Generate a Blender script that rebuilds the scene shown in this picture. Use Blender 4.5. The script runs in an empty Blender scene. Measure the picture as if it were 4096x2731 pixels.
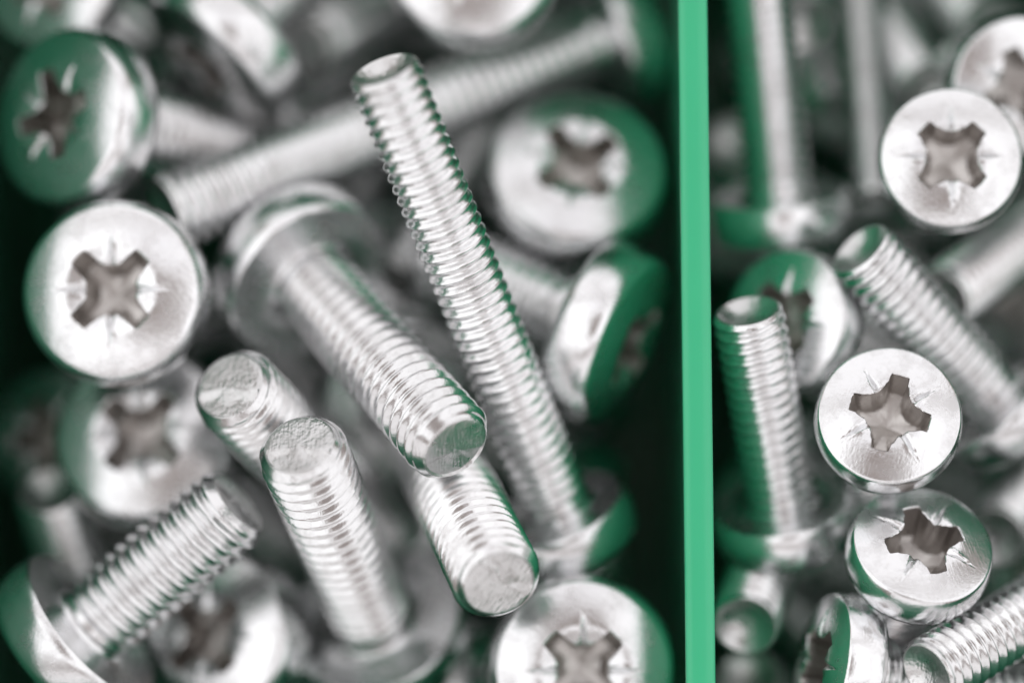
import bpy, math, random
from mathutils import Vector, Matrix

# ---------------------------------------------------------------- scene, camera, light
scene = bpy.context.scene
col = scene.collection
MM = 0.001                                   # everything below is written in millimetres

CAM_DIST, CAM_TILT, VIEW_WIDTH = 220.0, math.radians(4.0), 55.0
cam_data = bpy.data.cameras.new("camera")
cam = bpy.data.objects.new("camera", cam_data)
col.objects.link(cam)
scene.camera = cam
cam.location = (0, -CAM_DIST * math.sin(CAM_TILT) * MM, CAM_DIST * math.cos(CAM_TILT) * MM)
cam.rotation_euler = (CAM_TILT, 0, 0)
cam_data.sensor_width = 36.0
cam_data.lens = 36.0 * CAM_DIST / VIEW_WIDTH
cam_data.clip_start = 0.005
cam_data.clip_end = 10.0
cam_data.dof.use_dof = True
cam_data.dof.focus_distance = (CAM_DIST - 0.3) * MM
cam_data.dof.aperture_fstop = 7.7

world = bpy.data.worlds.new("World")
scene.world = world
world.use_nodes = True
bg = world.node_tree.nodes["Background"]
bg.inputs["Color"].default_value = (0.40, 0.335, 0.312, 1)
bg.inputs["Strength"].default_value = 0.8


def soft_lamp(name, x, y, z, sx, sy, radiance, colour):
    d = bpy.data.lights.new(name, 'AREA')
    d.shape = 'RECTANGLE'
    d.size, d.size_y = sx, sy
    d.energy = radiance * math.pi * sx * sy
    d.color = colour
    o = bpy.data.objects.new(name, d)
    col.objects.link(o)
    o.location = (x, y, z)
    return o


# soft lights round the camera; their warm gap stands in for the photographer's reflection
soft_lamp("left_light", -0.21, 0.03, 0.36, 0.23, 0.50, 1.16, (0.945, 0.975, 1.0))
soft_lamp("right_light", 0.21, 0.03, 0.36, 0.23, 0.50, 1.02, (0.945, 0.97, 1.0))
soft_lamp("rear_light", 0.0, 0.19, 0.36, 0.188, 0.19, 0.84, (0.93, 0.955, 1.0))
soft_lamp("front_light", 0.0, -0.16, 0.36, 0.188, 0.13, 0.98, (0.955, 0.97, 1.0))
w = soft_lamp("rear_window", 0.0, 0.52, 0.25, 0.80, 0.46, 0.92, (0.94, 0.965, 1.0))
w.rotation_euler = (math.radians(-60), 0, 0)
w = soft_lamp("left_fill", -0.50, 0.0, 0.23, 0.44, 0.80, 1.02, (0.945, 0.975, 1.0))  # unseen low fill lamp, added to brighten the sides of the shanks
w.rotation_euler = (0, math.radians(-60), 0)
w = soft_lamp("right_fill", 0.50, 0.0, 0.23, 0.44, 0.80, 0.94, (0.945, 0.97, 1.0))  # matching fill added on the right, no real window
w.rotation_euler = (0, math.radians(60), 0)
w = soft_lamp("front_fill", 0.0, -0.52, 0.25, 0.80, 0.46, 0.78, (0.955, 0.97, 1.0))  # added fill lamp that lifts the screws from the front
w.rotation_euler = (math.radians(60), 0, 0)

scene.view_settings.view_transform = 'Standard'
scene.view_settings.look = 'None'
scene.view_settings.gamma = 1.0
scene.view_settings.exposure = 0.0
scene.render.engine = 'CYCLES'
scene.cycles.use_denoising = True
scene.cycles.max_bounces = 6
scene.cycles.glossy_bounces = 5
scene.cycles.diffuse_bounces = 2
scene.cycles.sample_clamp_indirect = 4.0
scene.cycles.caustics_reflective = True


# ---------------------------------------------------------------- materials
def new_mat(name):
    m = bpy.data.materials.new(name)
    m.use_nodes = True
    nt = m.node_tree
    return m, nt, nt.nodes["Principled BSDF"]


def node(nt, t, **kw):
    n = nt.nodes.new(t)
    for k, v in kw.items():
        if k in n.inputs:
            n.inputs[k].default_value = v
        else:
            setattr(n, k, v)
    return n


def steel(name, base, rough0, rough1, scratch, pit, grain=5200.0, deep=0.00003):
    m, nt, b = new_mat(name)
    L = nt.links.new
    b.inputs["Metallic"].default_value = 1.0
    tc = node(nt, 'ShaderNodeTexCoord')
    oi = node(nt, 'ShaderNodeObjectInfo')
    sep = node(nt, 'ShaderNodeVectorMath', operation='MULTIPLY_ADD')   # shift the pattern per screw
    L(oi.outputs["Random"], sep.inputs[0])
    sep.inputs[1].default_value = (0.37, 0.91, 0.53)
    L(tc.outputs["Object"], sep.inputs[2])
    # smudges: slow change of colour and gloss
    n1 = node(nt, 'ShaderNodeTexNoise', Scale=600.0, Detail=3.0, Roughness=0.65)
    L(sep.outputs[0], n1.inputs["Vector"])
    ramp = node(nt, 'ShaderNodeMapRange')
    ramp.inputs["From Min"].default_value, ramp.inputs["From Max"].default_value = 0.3, 0.72
    ramp.inputs["To Min"].default_value, ramp.inputs["To Max"].default_value = rough0, rough1
    L(n1.outputs["Fac"], ramp.inputs["Value"])
    L(ramp.outputs[0], b.inputs["Roughness"])
    mix = node(nt, 'ShaderNodeMix', data_type='RGBA')
    mix.inputs[6].default_value = (*base, 1)
    mix.inputs[7].default_value = (base[0] * .84, base[1] * .83, base[2] * .825, 1)
    mr = node(nt, 'ShaderNodeMapRange')
    mr.inputs["From Min"].default_value, mr.inputs["From Max"].default_value = 0.50, 0.70
    L(n1.outputs["Fac"], mr.inputs["Value"])
    L(mr.outputs[0], mix.inputs[0])
    # a little brightness difference from screw to screw
    hsv = node(nt, 'ShaderNodeHueSaturation')
    mv = node(nt, 'ShaderNodeMapRange')
    mv.inputs["To Min"].default_value, mv.inputs["To Max"].default_value = 0.90, 1.05
    L(oi.outputs["Random"], mv.inputs["Value"])
    L(mv.outputs[0], hsv.inputs["Value"])
    L(mix.outputs[2], hsv.inputs["Color"])
    L(hsv.outputs[0], b.inputs["Base Color"])
    # fine relief: stretched scratches and peppery pits
    mp = node(nt, 'ShaderNodeMapping')
    mp.inputs["Scale"].default_value = (1.0, 0.16, 1.0)
    mp.inputs["Rotation"].default_value = (0.3, 0.2, 0.7)
    L(sep.outputs[0], mp.inputs["Vector"])
    s1 = node(nt, 'ShaderNodeTexNoise', Scale=9000.0, Detail=0.0)
    L(mp.outputs[0], s1.inputs["Vector"])
    s2 = node(nt, 'ShaderNodeTexNoise', Scale=grain, Detail=1.0, Roughness=0.7)
    L(sep.outputs[0], s2.inputs["Vector"])
    b1 = node(nt, 'ShaderNodeBump', Strength=scratch, Distance=0.00002)
    L(s1.outputs["Fac"], b1.inputs["Height"])
    b2 = node(nt, 'ShaderNodeBump', Strength=pit, Distance=deep)
    L(s2.outputs["Fac"], b2.inputs["Height"])
    L(b1.outputs[0], b2.inputs["Normal"])
    L(b2.outputs[0], b.inputs["Normal"])
    return m


M_HEAD = steel("steel_head", (0.84, 0.845, 0.855), 0.17, 0.31, 0.25, 0.22)
M_RECESS = steel("steel_recess", (0.58, 0.555, 0.535), 0.25, 0.40, 0.5, 0.5)  # darker base colour carries part of the recess shade
M_THREAD = steel("steel_thread", (0.84, 0.843, 0.85), 0.15, 0.28, 0.22, 0.18)
M_TIP = steel("steel_end", (0.72, 0.72, 0.72), 0.24, 0.42, 0.8, 1.0, 3000.0, 0.00004)


def plastic(name, dark, light):
    m, nt, b = new_mat(name)
    L = nt.links.new
    tc = node(nt, 'ShaderNodeTexCoord')
    n1 = node(nt, 'ShaderNodeTexNoise', Scale=160.0, Detail=4.0)
    L(tc.outputs["Object"], n1.inputs["Vector"])
    mix = node(nt, 'ShaderNodeMix', data_type='RGBA')
    mix.inputs[6].default_value = (*dark, 1)
    mix.inputs[7].default_value = (*light, 1)
    L(n1.outputs["Fac"], mix.inputs[0])
    vo = node(nt, 'ShaderNodeTexVoronoi', Scale=330.0)          # stray dust and nicks
    L(tc.outputs["Object"], vo.inputs["Vector"])
    vm = node(nt, 'ShaderNodeMapRange')
    vm.inputs["From Min"].default_value, vm.inputs["From Max"].default_value = 0.030, 0.018
    L(vo.outputs["Distance"], vm.inputs["Value"])
    dust = node(nt, 'ShaderNodeMix', data_type='RGBA')
    dust.inputs[7].default_value = (0.50, 0.60, 0.50, 1)
    L(vm.outputs[0], dust.inputs[0])
    L(mix.outputs[2], dust.inputs[6])
    L(dust.outputs[2], b.inputs["Base Color"])
    b.inputs["Roughness"].default_value = 0.26
    b.inputs["Subsurface Weight"].default_value = 0.25
    b.inputs["Subsurface Radius"].default_value = (0.2, 1.0, 0.6)
    b.inputs["Subsurface Scale"].default_value = 0.0006
    mp = node(nt, 'ShaderNodeMapping')
    mp.inputs["Scale"].default_value = (1.0, 0.03, 1.0)
    L(tc.outputs["Object"], mp.inputs["Vector"])
    s1 = node(nt, 'ShaderNodeTexNoise', Scale=5000.0, Detail=3.0)
    L(mp.outputs[0], s1.inputs["Vector"])
    b1 = node(nt, 'ShaderNodeBump', Strength=0.12, Distance=0.00003)
    L(s1.outputs["Fac"], b1.inputs["Height"])
    L(b1.outputs[0], b.inputs["Normal"])
    return m


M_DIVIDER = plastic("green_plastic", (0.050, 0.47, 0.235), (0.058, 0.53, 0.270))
M_PLASTIC = plastic("shaded_green_plastic", (0.032, 0.200, 0.110), (0.038, 0.230, 0.128))  # the divider's green, darkened to stand for shade inside the box

# ---------------------------------------------------------------- mesh helpers
def mesh_from(name, verts, faces, mat, sharp=38.0):
    me = bpy.data.meshes.new(name)
    me.from_pydata([(x * MM, y * MM, z * MM) for x, y, z in verts], [], faces)
    me.validate()
    me.polygons.foreach_set("use_smooth", [True] * len(me.polygons))
    me.update()
    me.set_sharp_from_angle(angle=math.radians(sharp))
    me.materials.append(mat)
    return me


def link(name, data, parent=None):
    o = bpy.data.objects.new(name, data)
    col.objects.link(o)
    o.parent = parent
    return o


# size: diameter, pitch, head radius, head height
SIZES = {'M5': (5.0, .8, 5.15, 3.65), 'M4': (4.0, .7, 4.0, 2.9), 'M4.5': (4.6, .75, 4.5, 3.2), 'M3': (3.0, .5, 2.8, 2.3)}
# cross recess: arm tip radius, arm half width, lobe radius, dish radius, dish depth, tick end radius, depth
DRIVE = {'M5': (2.58, .52, 1.38, 2.5, .42, 2.95, 2.9), 'M4': (2.18, .50, 1.36, 1.9, .10, 2.75, 2.5),
         'M4.5': (2.35, .50, 1.36, 2.2, .2, 2.85, 2.7), 'M3': (1.55, .36, .95, 1.4, .08, 2.05, 1.5)}


def drive_angles():
    base = [0, 4, 8, 10.5, 11.6, 12.6, 13.8, 15.2, 17, 19, 21.5, 24.5, 28, 31.5, 35, 37.5, 39.5, 41, 42.2, 43.2, 44.1]
    one = base + [45] + [90 - a for a in base[::-1]][:-1]
    return [math.radians(q * 90 + a) for q in range(4) for a in one]


def outline(th, tip, hw, lobe):
    """Radius of the cross-shaped opening at angle th (arms along 0, 90, 180, 270 degrees)."""
    a = abs((math.degrees(th) + 45) % 90 - 45)
    a0 = math.degrees(math.atan2(hw, tip))
    pts = [(0, tip), (a0, math.hypot(tip, hw) * .985), (a0 + 1.5, tip * .93), (a0 + 4.2, tip * .82), (a0 + 9.5, lobe * 1.22), (a0 + 16, lobe * 1.06),
           (a0 + 24, lobe * 1.005), (45, lobe)]
    for (x0, y0), (x1, y1) in zip(pts, pts[1:]):
        if a <= x1:
            t = (a - x0) / (x1 - x0)
            return y0 + (y1 - y0) * t
    return lobe


def head_meshes(size):
    d, p, R, k = SIZES[size]
    tip, hw, lobe, rd, dish, tick, depth = DRIVE[size]
    rnd = random.Random({'M5': 3, 'M4': 4, 'M3': 5}.get(size, 6))
    ths = drive_angles()
    n = len(ths)
    rim = 0.90 * R if size == 'M5' else 0.945 * R
    rise = 0.145 * R if size == 'M5' else 0.15 * R
    RS = (rim * rim + rise * rise) / (2 * rise)

    def dome(r):
        return k - (RS - math.sqrt(RS * RS - r * r))

    jit = [1 + rnd.uniform(-.012, .012) for _ in ths]
    ro = [outline(t, tip, hw, lobe) * j for t, j in zip(ths, jit)]

    def top_z(r, th, r_in):
        z = dome(r)
        if r < rd:
            z -= dish * ((rd - r) / (rd - lobe)) ** 1.0
        a = math.degrees(th) % 90 - 45          # tick grooves between the arms
        off = abs(math.radians(a)) * r
        if r < tick:
            w = .05 + .17 * (tick - r) / (tick - lobe)
            if off < w:
                z -= (1 - off / w) * .2 * min(1, (tick - r) / (tick - lobe) * 2.2)
            elif off < 2 * w:                    # raised burr beside the groove
                z += .045 * (1 - abs(off / w - 1.5) * 2)
        return z

    verts, faces, rings = [], [], []
    ts = [0, .03, .08, .15, .23, .32, .42, .53, .64, .75, .86, .95, 1.0]
    for t in ts:
        ring = []
        for th, r0 in zip(ths, ro):
            r = r0 + (rim - r0) * t
            ring.append(len(verts))
            zz = top_z(r, th, r0)
            if t == 0:
                zz -= .05                        # worn edge of the opening
            verts.append((r * math.cos(th), r * math.sin(th), zz))
        rings.append(ring)
    zr = dome(rim)
    if size == 'M5':
        prof = [(.925 * R, zr - .02 * R), (.95 * R, zr - .052 * R), (.972 * R, zr - .10 * R), (.987 * R, zr - .17 * R),
                (.997 * R, zr - .26 * R), (R, k * .35), (.995 * R, k * .16), (.98 * R, .035 * R), (.95 * R, 0.0)]
    else:
        prof = [(.957 * R, zr - .014 * R), (.968 * R, zr - .045 * R), (.98 * R, zr - .10 * R), (.992 * R, zr - .19 * R),
                (R, zr - .3 * R), (.995 * R, k * .28), (.975 * R, k * .12), (.945 * R, .02 * R), (.91 * R, -.005 * R)]
    prof += [(.75 * R, .02), (d / 2 + .25, 0.0), (d / 2 + .05, -.08), (d / 2 - .1, -.3)]
    for r, z in prof:
        ring = []
        for th in ths:
            ring.append(len(verts))
            verts.append((r * math.cos(th), r * math.sin(th), z))
        rings.append(ring)
    for a, b in zip(rings, rings[1:]):
        for i in range(n):
            j = (i + 1) % n
            faces.append((a[i], b[i], b[j], a[j]))
    head = mesh_from("screw_head_" + size, verts, faces, M_HEAD, 32)
    # recess walls and floor
    verts, faces, rings = [], [], []
    for s, dz in [(1, .05), (.985, .30), (.965, .7), (.92, .62 * depth), (.82, .93 * depth), (.72, depth)]:
        ring = []
        for th, r0 in zip(ths, ro):
            r = r0 * s
            z0 = top_z(r0, th, r0) - .05
            z = z0 if dz == .05 else min(z0, dome(0) - dz)
            ring.append(len(verts))
            verts.append((r * math.cos(th), r * math.sin(th), z))
        rings.append(ring)
    for a, b in zip(rings, rings[1:]):
        for i in range(n):
            j = (i + 1) % n
            faces.append((b[i], a[i], a[j], b[j])[::-1])
    c = len(verts)
    verts.append((0, 0, k - depth - .35))
    for i in range(n):
        faces.append((rings[-1][i], c, rings[-1][(i + 1) % n])[::-1])
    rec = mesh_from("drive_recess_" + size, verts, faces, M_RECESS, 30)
    return head, rec


def shank_meshes(size, L):
    d, p, R, k = SIZES[size]
    nt, ns = 56, 10
    rmaj, rmin = d / 2 * .985, d / 2 - .50 * p
    rend = rmin * (.93 if size == 'M5' else 1.08)
    zt, z1 = -L, -.2
    cup = size != 'M5'
    rows = int((z1 - zt) / p * ns) + ns + 1
    verts, faces = [], []
    for n in range(-ns, rows):
        f = (n % ns) / ns
        tri = abs(2 * f - 1)
        h = min(1, max(0, (tri - .10) / .82))
        h = (h * h * (3 - 2 * h)) * .45 + h * .55
        for j in range(nt):
            th = 2 * math.pi * j / nt
            z = zt + p * (n / ns + j / nt)
            zc = min(max(z, zt), z1)
            r = rmin + (rmaj - rmin) * h
            up = zc - zt
            lim = rend + up * .85 if up < .9 else 99
            r = min(r, lim)
            if up < .45:
                s_ = up / .45
                r = r * s_ + min(lim, rmaj) * (1 - s_)
            run = z1 - zc                                   # plain neck under the head
            if run < 1.2:
                r = r + (d / 2 * .93 - r) * (1 - run / 1.2) ** .7
            verts.append((r * math.cos(th), r * math.sin(th), zc))
    tot = rows + ns
    for n in range(tot - 1):
        for j in range(nt):
            if j < nt - 1:
                q = (n * nt + j, n * nt + j + 1, (n + 1) * nt + j + 1, (n + 1) * nt + j)
            else:
                m = n + ns
                if m + 1 >= tot:
                    continue
                q = (n * nt + j, m * nt, (m + 1) * nt, (n + 1) * nt + j)
            zs = [verts[v][2] for v in q]
            if max(zs) - min(zs) < 1e-6 and (abs(zs[0] - zt) < 1e-6 or abs(zs[0] - z1) < 1e-6):
                continue
            faces.append(q)
    shank = mesh_from("threaded_shank_%s_%d" % (size, L), verts, faces, M_THREAD, 50)
    # end face: cut flat with a torn step (M5) or rolled into a shallow cup (M4, M3)
    rnd = random.Random(L * 7 + len(size))
    verts, faces, rings = [], [], []
    seg = 40
    if cup:
        prof = [(1.0, 0), (.97, -.05), (.93, -.05), (.84, .10), (.66, .36), (.42, .56), (.2, .64)]
    else:
        prof = [(1.0, 0), (.97, -.05), (.92, -.075), (.8, -.085), (.6, -.09), (.4, -.09), (.2, -.09)]
    for r, dz in prof:
        ring = []
        for j in range(seg):
            th = 2 * math.pi * j / seg
            x, y = r * rend * math.cos(th), r * rend * math.sin(th)
            zz = zt + dz
            if not cup and r < .95:
                zz += (.16 if y > .25 * rend + .25 * math.sin(x * 1.3) else 0.0) + rnd.uniform(-.012, .012)
            ring.append(len(verts))
            verts.append((x, y, zz))
        rings.append(ring)
    c = len(verts)
    verts.append((0, 0, zt + prof[-1][1]))
    for a, b in zip(rings, rings[1:]):
        for j in range(seg):
            i = (j + 1) % seg
            faces.append((a[j], b[j], b[i], a[i])[::-1])
    for j in range(seg):
        faces.append((rings[-1][j], c, rings[-1][(j + 1) % seg])[::-1])
    end = mesh_from("end_face_%s_%d" % (size, L), verts, faces, M_TIP, 40)
    return shank, end


# ---------------------------------------------------------------- the box
def box_part(name, x0, x1, y0, y1, z0, z1, parent, bev=.3, mat=None):
    """A bar with rounded long edges, built round its own centre."""
    import bmesh
    bm = bmesh.new()
    bmesh.ops.create_cube(bm, size=1.0)
    for v in bm.verts:
        v.co = Vector((v.co.x * (x1 - x0), v.co.y * (y1 - y0), v.co.z * (z1 - z0))) * MM
    bmesh.ops.bevel(bm, geom=bm.edges[:], offset=bev * MM, segments=4, profile=.5, affect='EDGES')
    me = bpy.data.meshes.new(name)
    bm.to_mesh(me)
    bm.free()
    me.polygons.foreach_set("use_smooth", [True] * len(me.polygons))
    me.set_sharp_from_angle(angle=math.radians(40))
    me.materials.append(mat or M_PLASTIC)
    o = link(name, me, parent)
    o.location = ((x0 + x1) / 2 * MM, (y0 + y1) / 2 * MM, (z0 + z1) / 2 * MM)
    return o


FLOOR_Z = -40.0
box = link("storage_box", None)
box.location = (0, 0, (FLOOR_Z - 1.6) * MM)
box["label"] = "green plastic storage box whose outer wall shows dark at the left edge"
box["category"] = "box"
off = -(FLOOR_Z - 1.6)
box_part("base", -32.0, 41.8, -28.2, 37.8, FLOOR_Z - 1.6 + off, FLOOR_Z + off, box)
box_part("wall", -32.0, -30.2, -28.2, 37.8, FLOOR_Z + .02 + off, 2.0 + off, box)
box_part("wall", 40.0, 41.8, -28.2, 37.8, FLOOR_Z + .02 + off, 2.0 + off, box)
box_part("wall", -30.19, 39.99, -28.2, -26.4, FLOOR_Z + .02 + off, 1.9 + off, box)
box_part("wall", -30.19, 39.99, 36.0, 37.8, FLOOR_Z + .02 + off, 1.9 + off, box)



def divider_mesh():
    """A long thin web with a thicker, softly crowned rim along its top."""
    prof = [(-.38, 0.0), (-.38, 38.3), (-.55, 38.6), (-.76, 38.85), (-.82, 39.0), (-.82, 39.70), (-.80, 39.80), (-.74, 39.88), (-.62, 39.925),
            (-.42, 39.955), (-.15, 39.97), (.15, 39.965), (.42, 39.945), (.60, 39.90), (.69, 39.85), (.735, 39.76), (.75, 39.66), (.75, 39.1),
            (.70, 38.95), (.50, 38.7), (.38, 38.3), (.38, 0.0)]
    y0, y1 = -31.1, 31.1
    ny = 24
    verts, faces = [], []
    for i in range(ny + 1):
        y = y0 + (y1 - y0) * i / ny
        for x, z in prof:
            verts.append((x, y, z - 20))
    m = len(prof)
    for i in range(ny):
        for j in range(m):
            k2 = (j + 1) % m
            faces.append((i * m + j, i * m + k2, (i + 1) * m + k2, (i + 1) * m + j))
    faces.append(tuple(range(m))[::-1])
    faces.append(tuple(ny * m + j for j in range(m)))
    return mesh_from("divider", verts, faces, M_DIVIDER, 35)


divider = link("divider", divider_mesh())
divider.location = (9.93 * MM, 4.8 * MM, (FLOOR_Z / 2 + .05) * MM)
divider.rotation_euler = (0, 0, math.radians(0.5))
divider["label"] = "bright green plastic divider strip running top to bottom between the two compartments"
divider["category"] = "divider"


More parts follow.
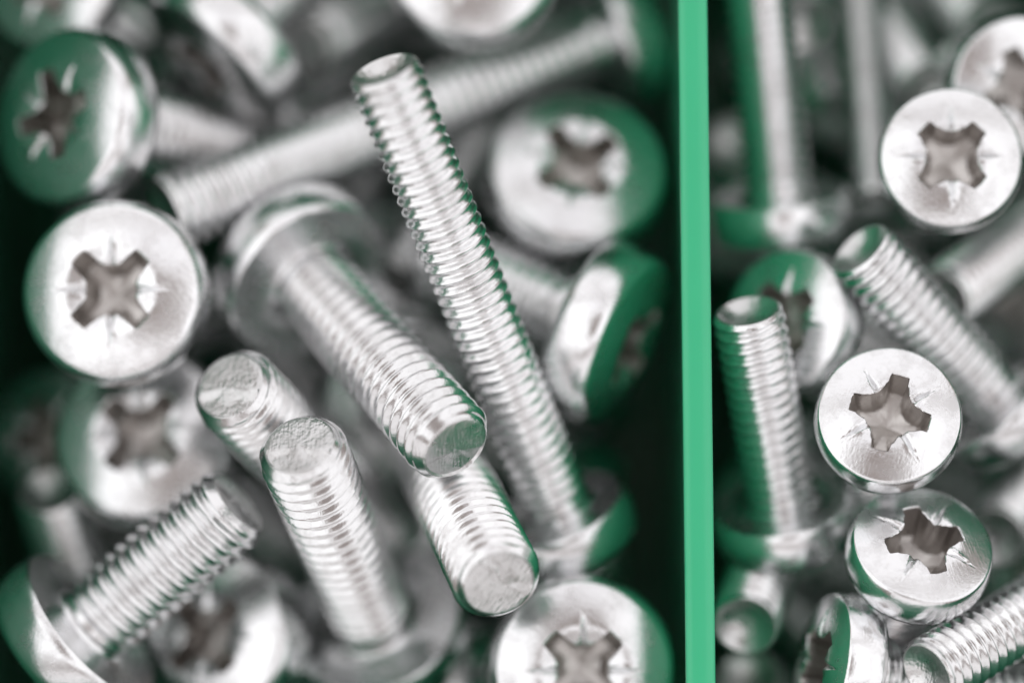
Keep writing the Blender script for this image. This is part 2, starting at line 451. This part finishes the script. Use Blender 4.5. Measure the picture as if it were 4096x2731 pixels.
# ---------------------------------------------------------------- the screws
# size, length, crown of the head, direction of the head, turn of the recess, label
# TABLE BEGIN
SCREWS = [
    ('M5', 16, (-21.93, 3.05, -2.61), (-0.093, 0.020, 0.995), 45, 'big dished steel screw head facing up, cross recess square-on, beside the left box wall'),
    ('M5', 12, (-25.64, 13.09, -5.90), (-0.616, 0.056, 0.785), 12, 'steel screw turned on its side against the left wall, star recess facing left'),
    ('M4', 10, (-26.50, 21.40, -11.04), (-0.305, 0.140, 0.942), 20, 'blurred screw head cut off in the top left corner, tinted green'),
    ('M5', 12, (-17.87, 16.21, -11.69), (-0.641, -0.725, 0.250), 20, 'blurred screw seen side-on near the top left with a glaring white head edge'),
    ('M5', 16, (-5.87, 25.22, -33.14), (0.319, 0.366, -0.874), 0, 'blurred threaded screw shank end at the top edge, left of the big cropped head'),
    ('M5', 16, (-2.22, 22.45, -6.92), (0.000, 0.078, 0.997), 30, 'large round screw head cut off by the top edge, its lower rim showing'),
    ('M4.5', 28, (7.50, 19.80, -17.84), (0.857, 0.391, -0.337), 0, 'long thin screw lying diagonally behind the upright long screw, tip near the left head'),
    ('M4', 28, (3.55, -11.04, -9.97), (0.334, -0.810, -0.482), 0, 'long thin screw leaning steeply through the middle, tip at top and head at lower right'),
    ('M5', 12, (3.73, 10.91, -8.97), (0.044, 0.405, 0.913), 35, 'blurred round screw head beside the green divider, upper right of the left compartment'),
    ('M5', 10, (7.09, 0.13, -7.59), (0.862, -0.412, 0.295), 10, 'screw lying on its side by the divider, head face turned towards the divider'),
    ('M5', 16, (-13.12, 6.18, -11.35), (-0.512, 0.606, -0.609), 0, 'screw pointing at the viewer from mid-compartment, domed head behind upper left'),
    ('M5', 20, (-6.18, -11.50, -21.88), (0.384, -0.390, -0.837), 0, 'short screw stub leaning up left with pale end face, behind the foreground screw'),
    ('M5', 16, (-6.98, -16.89, -14.50), (0.222, -0.573, -0.789), 0, 'upright foreground screw with rough rounded end, threads sharp, head at bottom edge'),
    ('M5', 20, (-6.80, -0.58, -17.41), (-0.259, 0.524, -0.812), 215, 'sharpest foreground screw, flat scuffed end face tinted green towards lower right'),
    ('M5', 11, (-25.91, -17.39, -8.05), (-0.747, -0.605, -0.275), 0, 'screw slanting to the bottom left corner, threads striped, head underside in the corner'),
    ('M5', 12, (-20.75, -4.35, -8.60), (-0.074, 0.198, 0.977), 50, 'glaring white blurred screw head under the big dished head, left side'),
    ('M4', 8, (-27.01, -4.36, -15.65), (-0.458, 0.008, 0.889), 10, 'dim greenish screw head low against the left wall'),
    ('M4', 12, (-24.34, -17.57, -22.84), (0.120, -0.669, -0.733), 0, 'blurred narrow screw standing near the left wall, lower left'),
    ('M4', 12, (-22.23, -11.96, -32.93), (0.056, -0.182, -0.982), 0, 'small blurred pinkish screw end deep below the white head, lower left'),
    ('M5', 12, (-17.32, -15.68, -9.71), (-0.436, 0.128, 0.891), 40, 'blurred screw head half hidden behind the slanting screw at the bottom left'),
    ('M5', 12, (3.90, -17.68, -4.06), (0.024, -0.092, 0.995), 45, 'screw head cut off by the bottom edge beside the divider, orange and green tinges'),
    ('M4', 12, (-6.72, 5.95, -19.04), (0.214, 0.308, 0.927), 0, 'dark screw head deep in the gap beside the long leaning screw'),
    ('M4', 14, (15.49, 6.50, -12.50), (0.118, -0.936, -0.330), 0, 'thin screw along the divider at the top, flat head edge-on below it'),
    ('M3', 20, (19.80, 30.16, -20.23), (-0.047, 0.946, -0.321), 0, 'slim blurred screw reaching in from the top edge of the right compartment'),
    ('M4', 12, (23.94, 10.32, -2.04), (-0.018, 0.085, 0.996), 45, 'round screw head with cross recess near the upper right edge, whole and face-up'),
    ('M4', 8, (28.38, 14.58, -6.32), (0.173, -0.227, 0.958), 20, 'shiny screw head cropped by the right edge, just above the whole upper head'),
    ('M4', 16, (24.14, 26.86, -33.26), (-0.197, 0.398, -0.896), 0, 'blurred screw shank crossing the top right corner'),
    ('M3', 12, (21.06, 22.96, -25.92), (-0.191, 0.521, -0.832), 0, 'blurred small screw end between the slim screw and the upper right heads'),
    ('M4', 14, (15.41, 28.70, -27.91), (-0.067, 0.559, -0.827), 0, 'bright blurred screw end at the top edge beside the thin divider-side screw'),
    ('M4', 12, (16.39, 21.42, -32.14), (-0.208, 0.467, -0.859), 0, 'dim screw shank deep between the two upright screws at the top right'),
    ('M4', 12, (14.78, 1.76, -6.09), (-0.584, 0.070, 0.809), 30, 'tilted screw head in the right compartment with a white wedge glare and green face'),
    ('M4', 12, (15.50, -10.88, -9.71), (0.180, -0.851, -0.493), 0, 'upright screw next to the divider with hollow cupped end, left half green'),
    ('M4', 12, (28.40, -4.13, -10.21), (0.629, -0.633, -0.451), 0, 'slanting screw on the right, threads brightly striped, head at the right edge'),
    ('M4', 12, (20.26, -3.77, 0.42), (-0.018, 0.262, 0.965), -17, 'sharp face-up screw head in the right compartment with orange reflection at its lower rim'),
    ('M4', 8, (22.23, -10.49, -0.92), (0.143, 0.565, 0.813), 17, 'sharp tilted screw head below the orange-tinged one, green band on its side'),
    ('M4', 12, (33.30, -11.82, -8.88), (0.740, 0.400, -0.540), 0, 'screw in the bottom right corner with hollow green-black end'),
    ('M4', 12, (16.28, -17.11, -3.41), (-0.941, 0.163, 0.296), 10, 'screw on edge at the bottom, white side band, head face towards the divider'),
    ('M4', 12, (15.77, -7.72, -18.48), (0.198, 0.503, -0.842), 0, 'screw end with dull green face low beside the divider, bottom'),
    ('M4', 12, (15.33, -22.36, -27.63), (0.126, -0.275, -0.953), 0, 'dim screw end under the green-faced one at the bottom edge by the divider'),
    ('M4', 12, (32.50, 9.04, -18.95), (0.575, 0.413, -0.706), 0, 'blurred screw lying diagonally below the upper right head, entering from the right edge'),
    ('M4', 12, (32.42, -3.95, -22.01), (0.364, 0.427, -0.828), 0, 'blurred threaded screw at the right edge level with the tilted head'),
    ('M4', 12, (16.31, -0.40, -17.94), (-0.450, -0.502, 0.739), 10, 'blurred pinkish screw head under the wedge-glare head'),
    ('M4', 12, (29.49, 3.92, -21.21), (-0.220, -0.213, 0.952), 10, 'pinkish blurred screw head deep at the right edge'),
    ('M4', 12, (15.18, 8.59, -33.09), (0.128, -0.297, -0.946), 0, 'dim screw shank deep against the divider, upper right compartment'),
    ('M5', 8, (-11.65, -11.69, -34.40), (0.564, -0.405, -0.719), 49, 'dim steel screw buried deep just left of the upright foreground screw'),
    ('M4', 12, (6.50, -10.75, -27.46), (0.985, 0.134, -0.104), 30, 'dim steel screw buried deep just above the head at the bottom edge'),
    ('M4', 8, (-17.99, 12.61, -28.83), (-0.823, -0.567, -0.034), 17, 'dim steel screw buried deep just below the blurred shank end at the top'),
    ('M4', 8, (-2.50, -9.83, -28.64), (0.050, -0.821, 0.569), 44, 'dim steel screw buried deep just above the sharpest foreground screw'),
    ('M4', 12, (-23.68, -1.18, -36.36), (-0.166, -0.884, -0.438), 59, 'dim steel screw buried deep just above the big dished head'),
    ('M4', 8, (-7.78, 11.61, -30.22), (0.621, 0.734, 0.274), 26, 'dim steel screw buried deep just right of the long diagonal screw'),
    ('M4', 8, (-13.85, 3.69, -27.54), (0.969, 0.160, -0.189), 40, 'dim steel screw buried deep just above the pale-ended stub'),
    ('M4', 8, (-5.56, 7.10, -30.53), (-0.994, 0.023, 0.107), 21, 'dim steel screw buried deep just above the long leaning screw'),
    ('M4', 10, (-24.39, 14.19, -18.34), (0.132, 0.700, 0.702), 76, 'dim steel screw buried deep just below the head facing the left wall'),
    ('M4', 12, (0.51, 17.26, -21.87), (0.495, 0.814, -0.303), 51, 'dim steel screw buried deep just above the mid-compartment screw'),
    ('M4', 8, (-9.61, -4.42, -23.97), (0.620, -0.711, -0.332), 15, 'dim steel screw buried deep just left of the mid-compartment screw'),
    ('M5', 8, (7.32, 14.99, -28.99), (0.907, -0.401, 0.129), 44, 'dim steel screw buried deep just above the round head by the divider'),
    ('M4', 12, (3.15, -18.08, -35.07), (0.823, -0.542, 0.169), 48, 'dim steel screw buried deep just below the sharpest foreground screw'),
    ('M4', 12, (6.89, 0.57, -25.56), (0.975, 0.173, 0.138), 65, 'dim steel screw buried deep just below the screw lying by the divider'),
    ('M4', 12, (4.23, -8.89, -18.00), (0.673, -0.634, 0.381), 87, 'dim steel screw buried deep just right of the sharpest foreground screw'),
    ('M4', 12, (-20.12, 19.37, -21.79), (-0.759, 0.582, -0.293), 3, 'dim steel screw buried deep just below the glaring side-on head'),
    ('M4', 10, (2.41, -7.48, -34.74), (-0.142, -0.965, 0.220), 66, 'dim steel screw buried deep just right of the long leaning screw'),
    ('M4', 12, (-5.20, -17.56, -16.35), (-0.875, 0.379, 0.300), 9, 'dim steel screw buried deep just left of the head at the bottom edge'),
    ('M4', 12, (-7.93, 14.87, -27.51), (-0.882, 0.461, -0.096), 22, 'dim steel screw buried deep just left of the round head by the divider'),
    ('M4', 8, (5.75, 26.51, -23.34), (0.342, 0.938, -0.056), 42, 'dim steel screw buried deep just right of the large head at the top edge'),
    ('M3', 10, (29.29, -20.12, -29.92), (0.717, -0.676, -0.171), 56, 'dim steel screw buried deep just above the screw standing on edge'),
    ('M4', 12, (17.74, -4.33, -34.07), (-0.615, -0.783, 0.091), 16, 'dim steel screw buried deep just left of the blurred diagonal screw on the right'),
    ('M4', 8, (32.53, -9.56, -29.74), (0.875, -0.441, 0.199), 32, 'dim steel screw buried deep just left of the threaded screw at the right edge'),
    ('M3', 12, (18.16, -7.85, -26.26), (-0.624, -0.746, 0.233), 41, 'dim steel screw buried deep just right of the cup-ended upright screw'),
    ('M3', 12, (16.34, 8.28, -20.02), (-0.809, -0.256, 0.529), 23, 'dim steel screw buried deep just right of the flat edge-on head'),
    ('M3', 10, (18.51, -16.80, -32.97), (0.312, -0.849, -0.426), 5, 'dim steel screw buried deep just left of the screw standing on edge'),
    ('M3', 8, (15.35, -3.00, -22.11), (-0.381, 0.889, 0.255), 84, 'dim steel screw buried deep just left of the tilted head'),
    ('M3', 12, (24.02, -22.51, -24.05), (0.663, -0.685, -0.302), 7, 'dim steel screw buried deep just right of the green-faced screw end'),
    ('M3', 12, (22.49, 13.92, -35.33), (0.053, -0.995, 0.086), 31, 'dim steel screw buried deep just below the slim blurred screw'),
    ('M4', 12, (36.22, 24.78, -36.12), (0.681, 0.702, -0.206), 51, 'dim steel screw buried deep just above the shiny cropped head'),
    ('M3', 10, (17.46, -4.05, -34.62), (0.344, 0.902, -0.260), 48, 'dim steel screw buried deep just above the green-faced screw end'),
    ('M4', 8, (15.59, 1.30, -31.73), (0.131, -0.876, 0.464), 63, 'dim steel screw buried deep just left of the wedge-glare head'),
    ('M3', 10, (25.14, 19.80, -29.91), (0.257, 0.958, 0.125), 88, 'dim steel screw buried deep just left of the whole upper head'),
    ('M3', 8, (30.28, -12.08, -19.12), (0.650, -0.065, 0.757), 24, 'dim steel screw buried deep just above the bottom right corner screw'),
    ('M3', 12, (32.78, 11.89, -36.72), (0.986, 0.141, 0.092), 67, 'dim steel screw buried deep just below the whole upper head'),
    ('M3', 10, (30.01, -3.58, -15.15), (0.677, -0.725, -0.127), 85, 'dim steel screw buried deep just right of the brightly striped slanting screw'),
    ('M3', 8, (17.83, -11.41, -30.90), (-0.780, -0.410, 0.473), 26, 'dim steel screw buried deep just left of the bottom right corner screw'),
]
# TABLE END

HEADS = {s: head_meshes(s) for s in SIZES}
SHANKS = {}
for size, L, top, ax, spin, label in SCREWS:
    if (size, L) not in SHANKS:
        SHANKS[size, L] = shank_meshes(size, L)
    k = SIZES[size][3]
    axis = Vector(ax).normalized()
    # local z along the head direction, local x as near the picture's right as it can be
    xa = Vector((1, 0, 0)) if abs(axis.x) < .97 else Vector((0, 1, 0))
    xa = (xa - axis * xa.dot(axis)).normalized()
    ya = axis.cross(xa)
    rot = Matrix((xa, ya, axis)).transposed() @ Matrix.Rotation(math.radians(spin), 3, 'Z')
    root = link("machine_screw", None)
    root.empty_display_size = MM
    root.matrix_world = Matrix.Translation((Vector(top) - axis * k) * MM) @ rot.to_4x4()
    root["label"], root["category"] = label, "screw"
    root["group"] = "screws in the left compartment" if top[0] < 10 else "screws in the right compartment"
    head = link("head", HEADS[size][0], root)
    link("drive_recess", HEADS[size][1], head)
    shank = link("threaded_shank", SHANKS[size, L][0], root)
    link("end_face", SHANKS[size, L][1], shank)
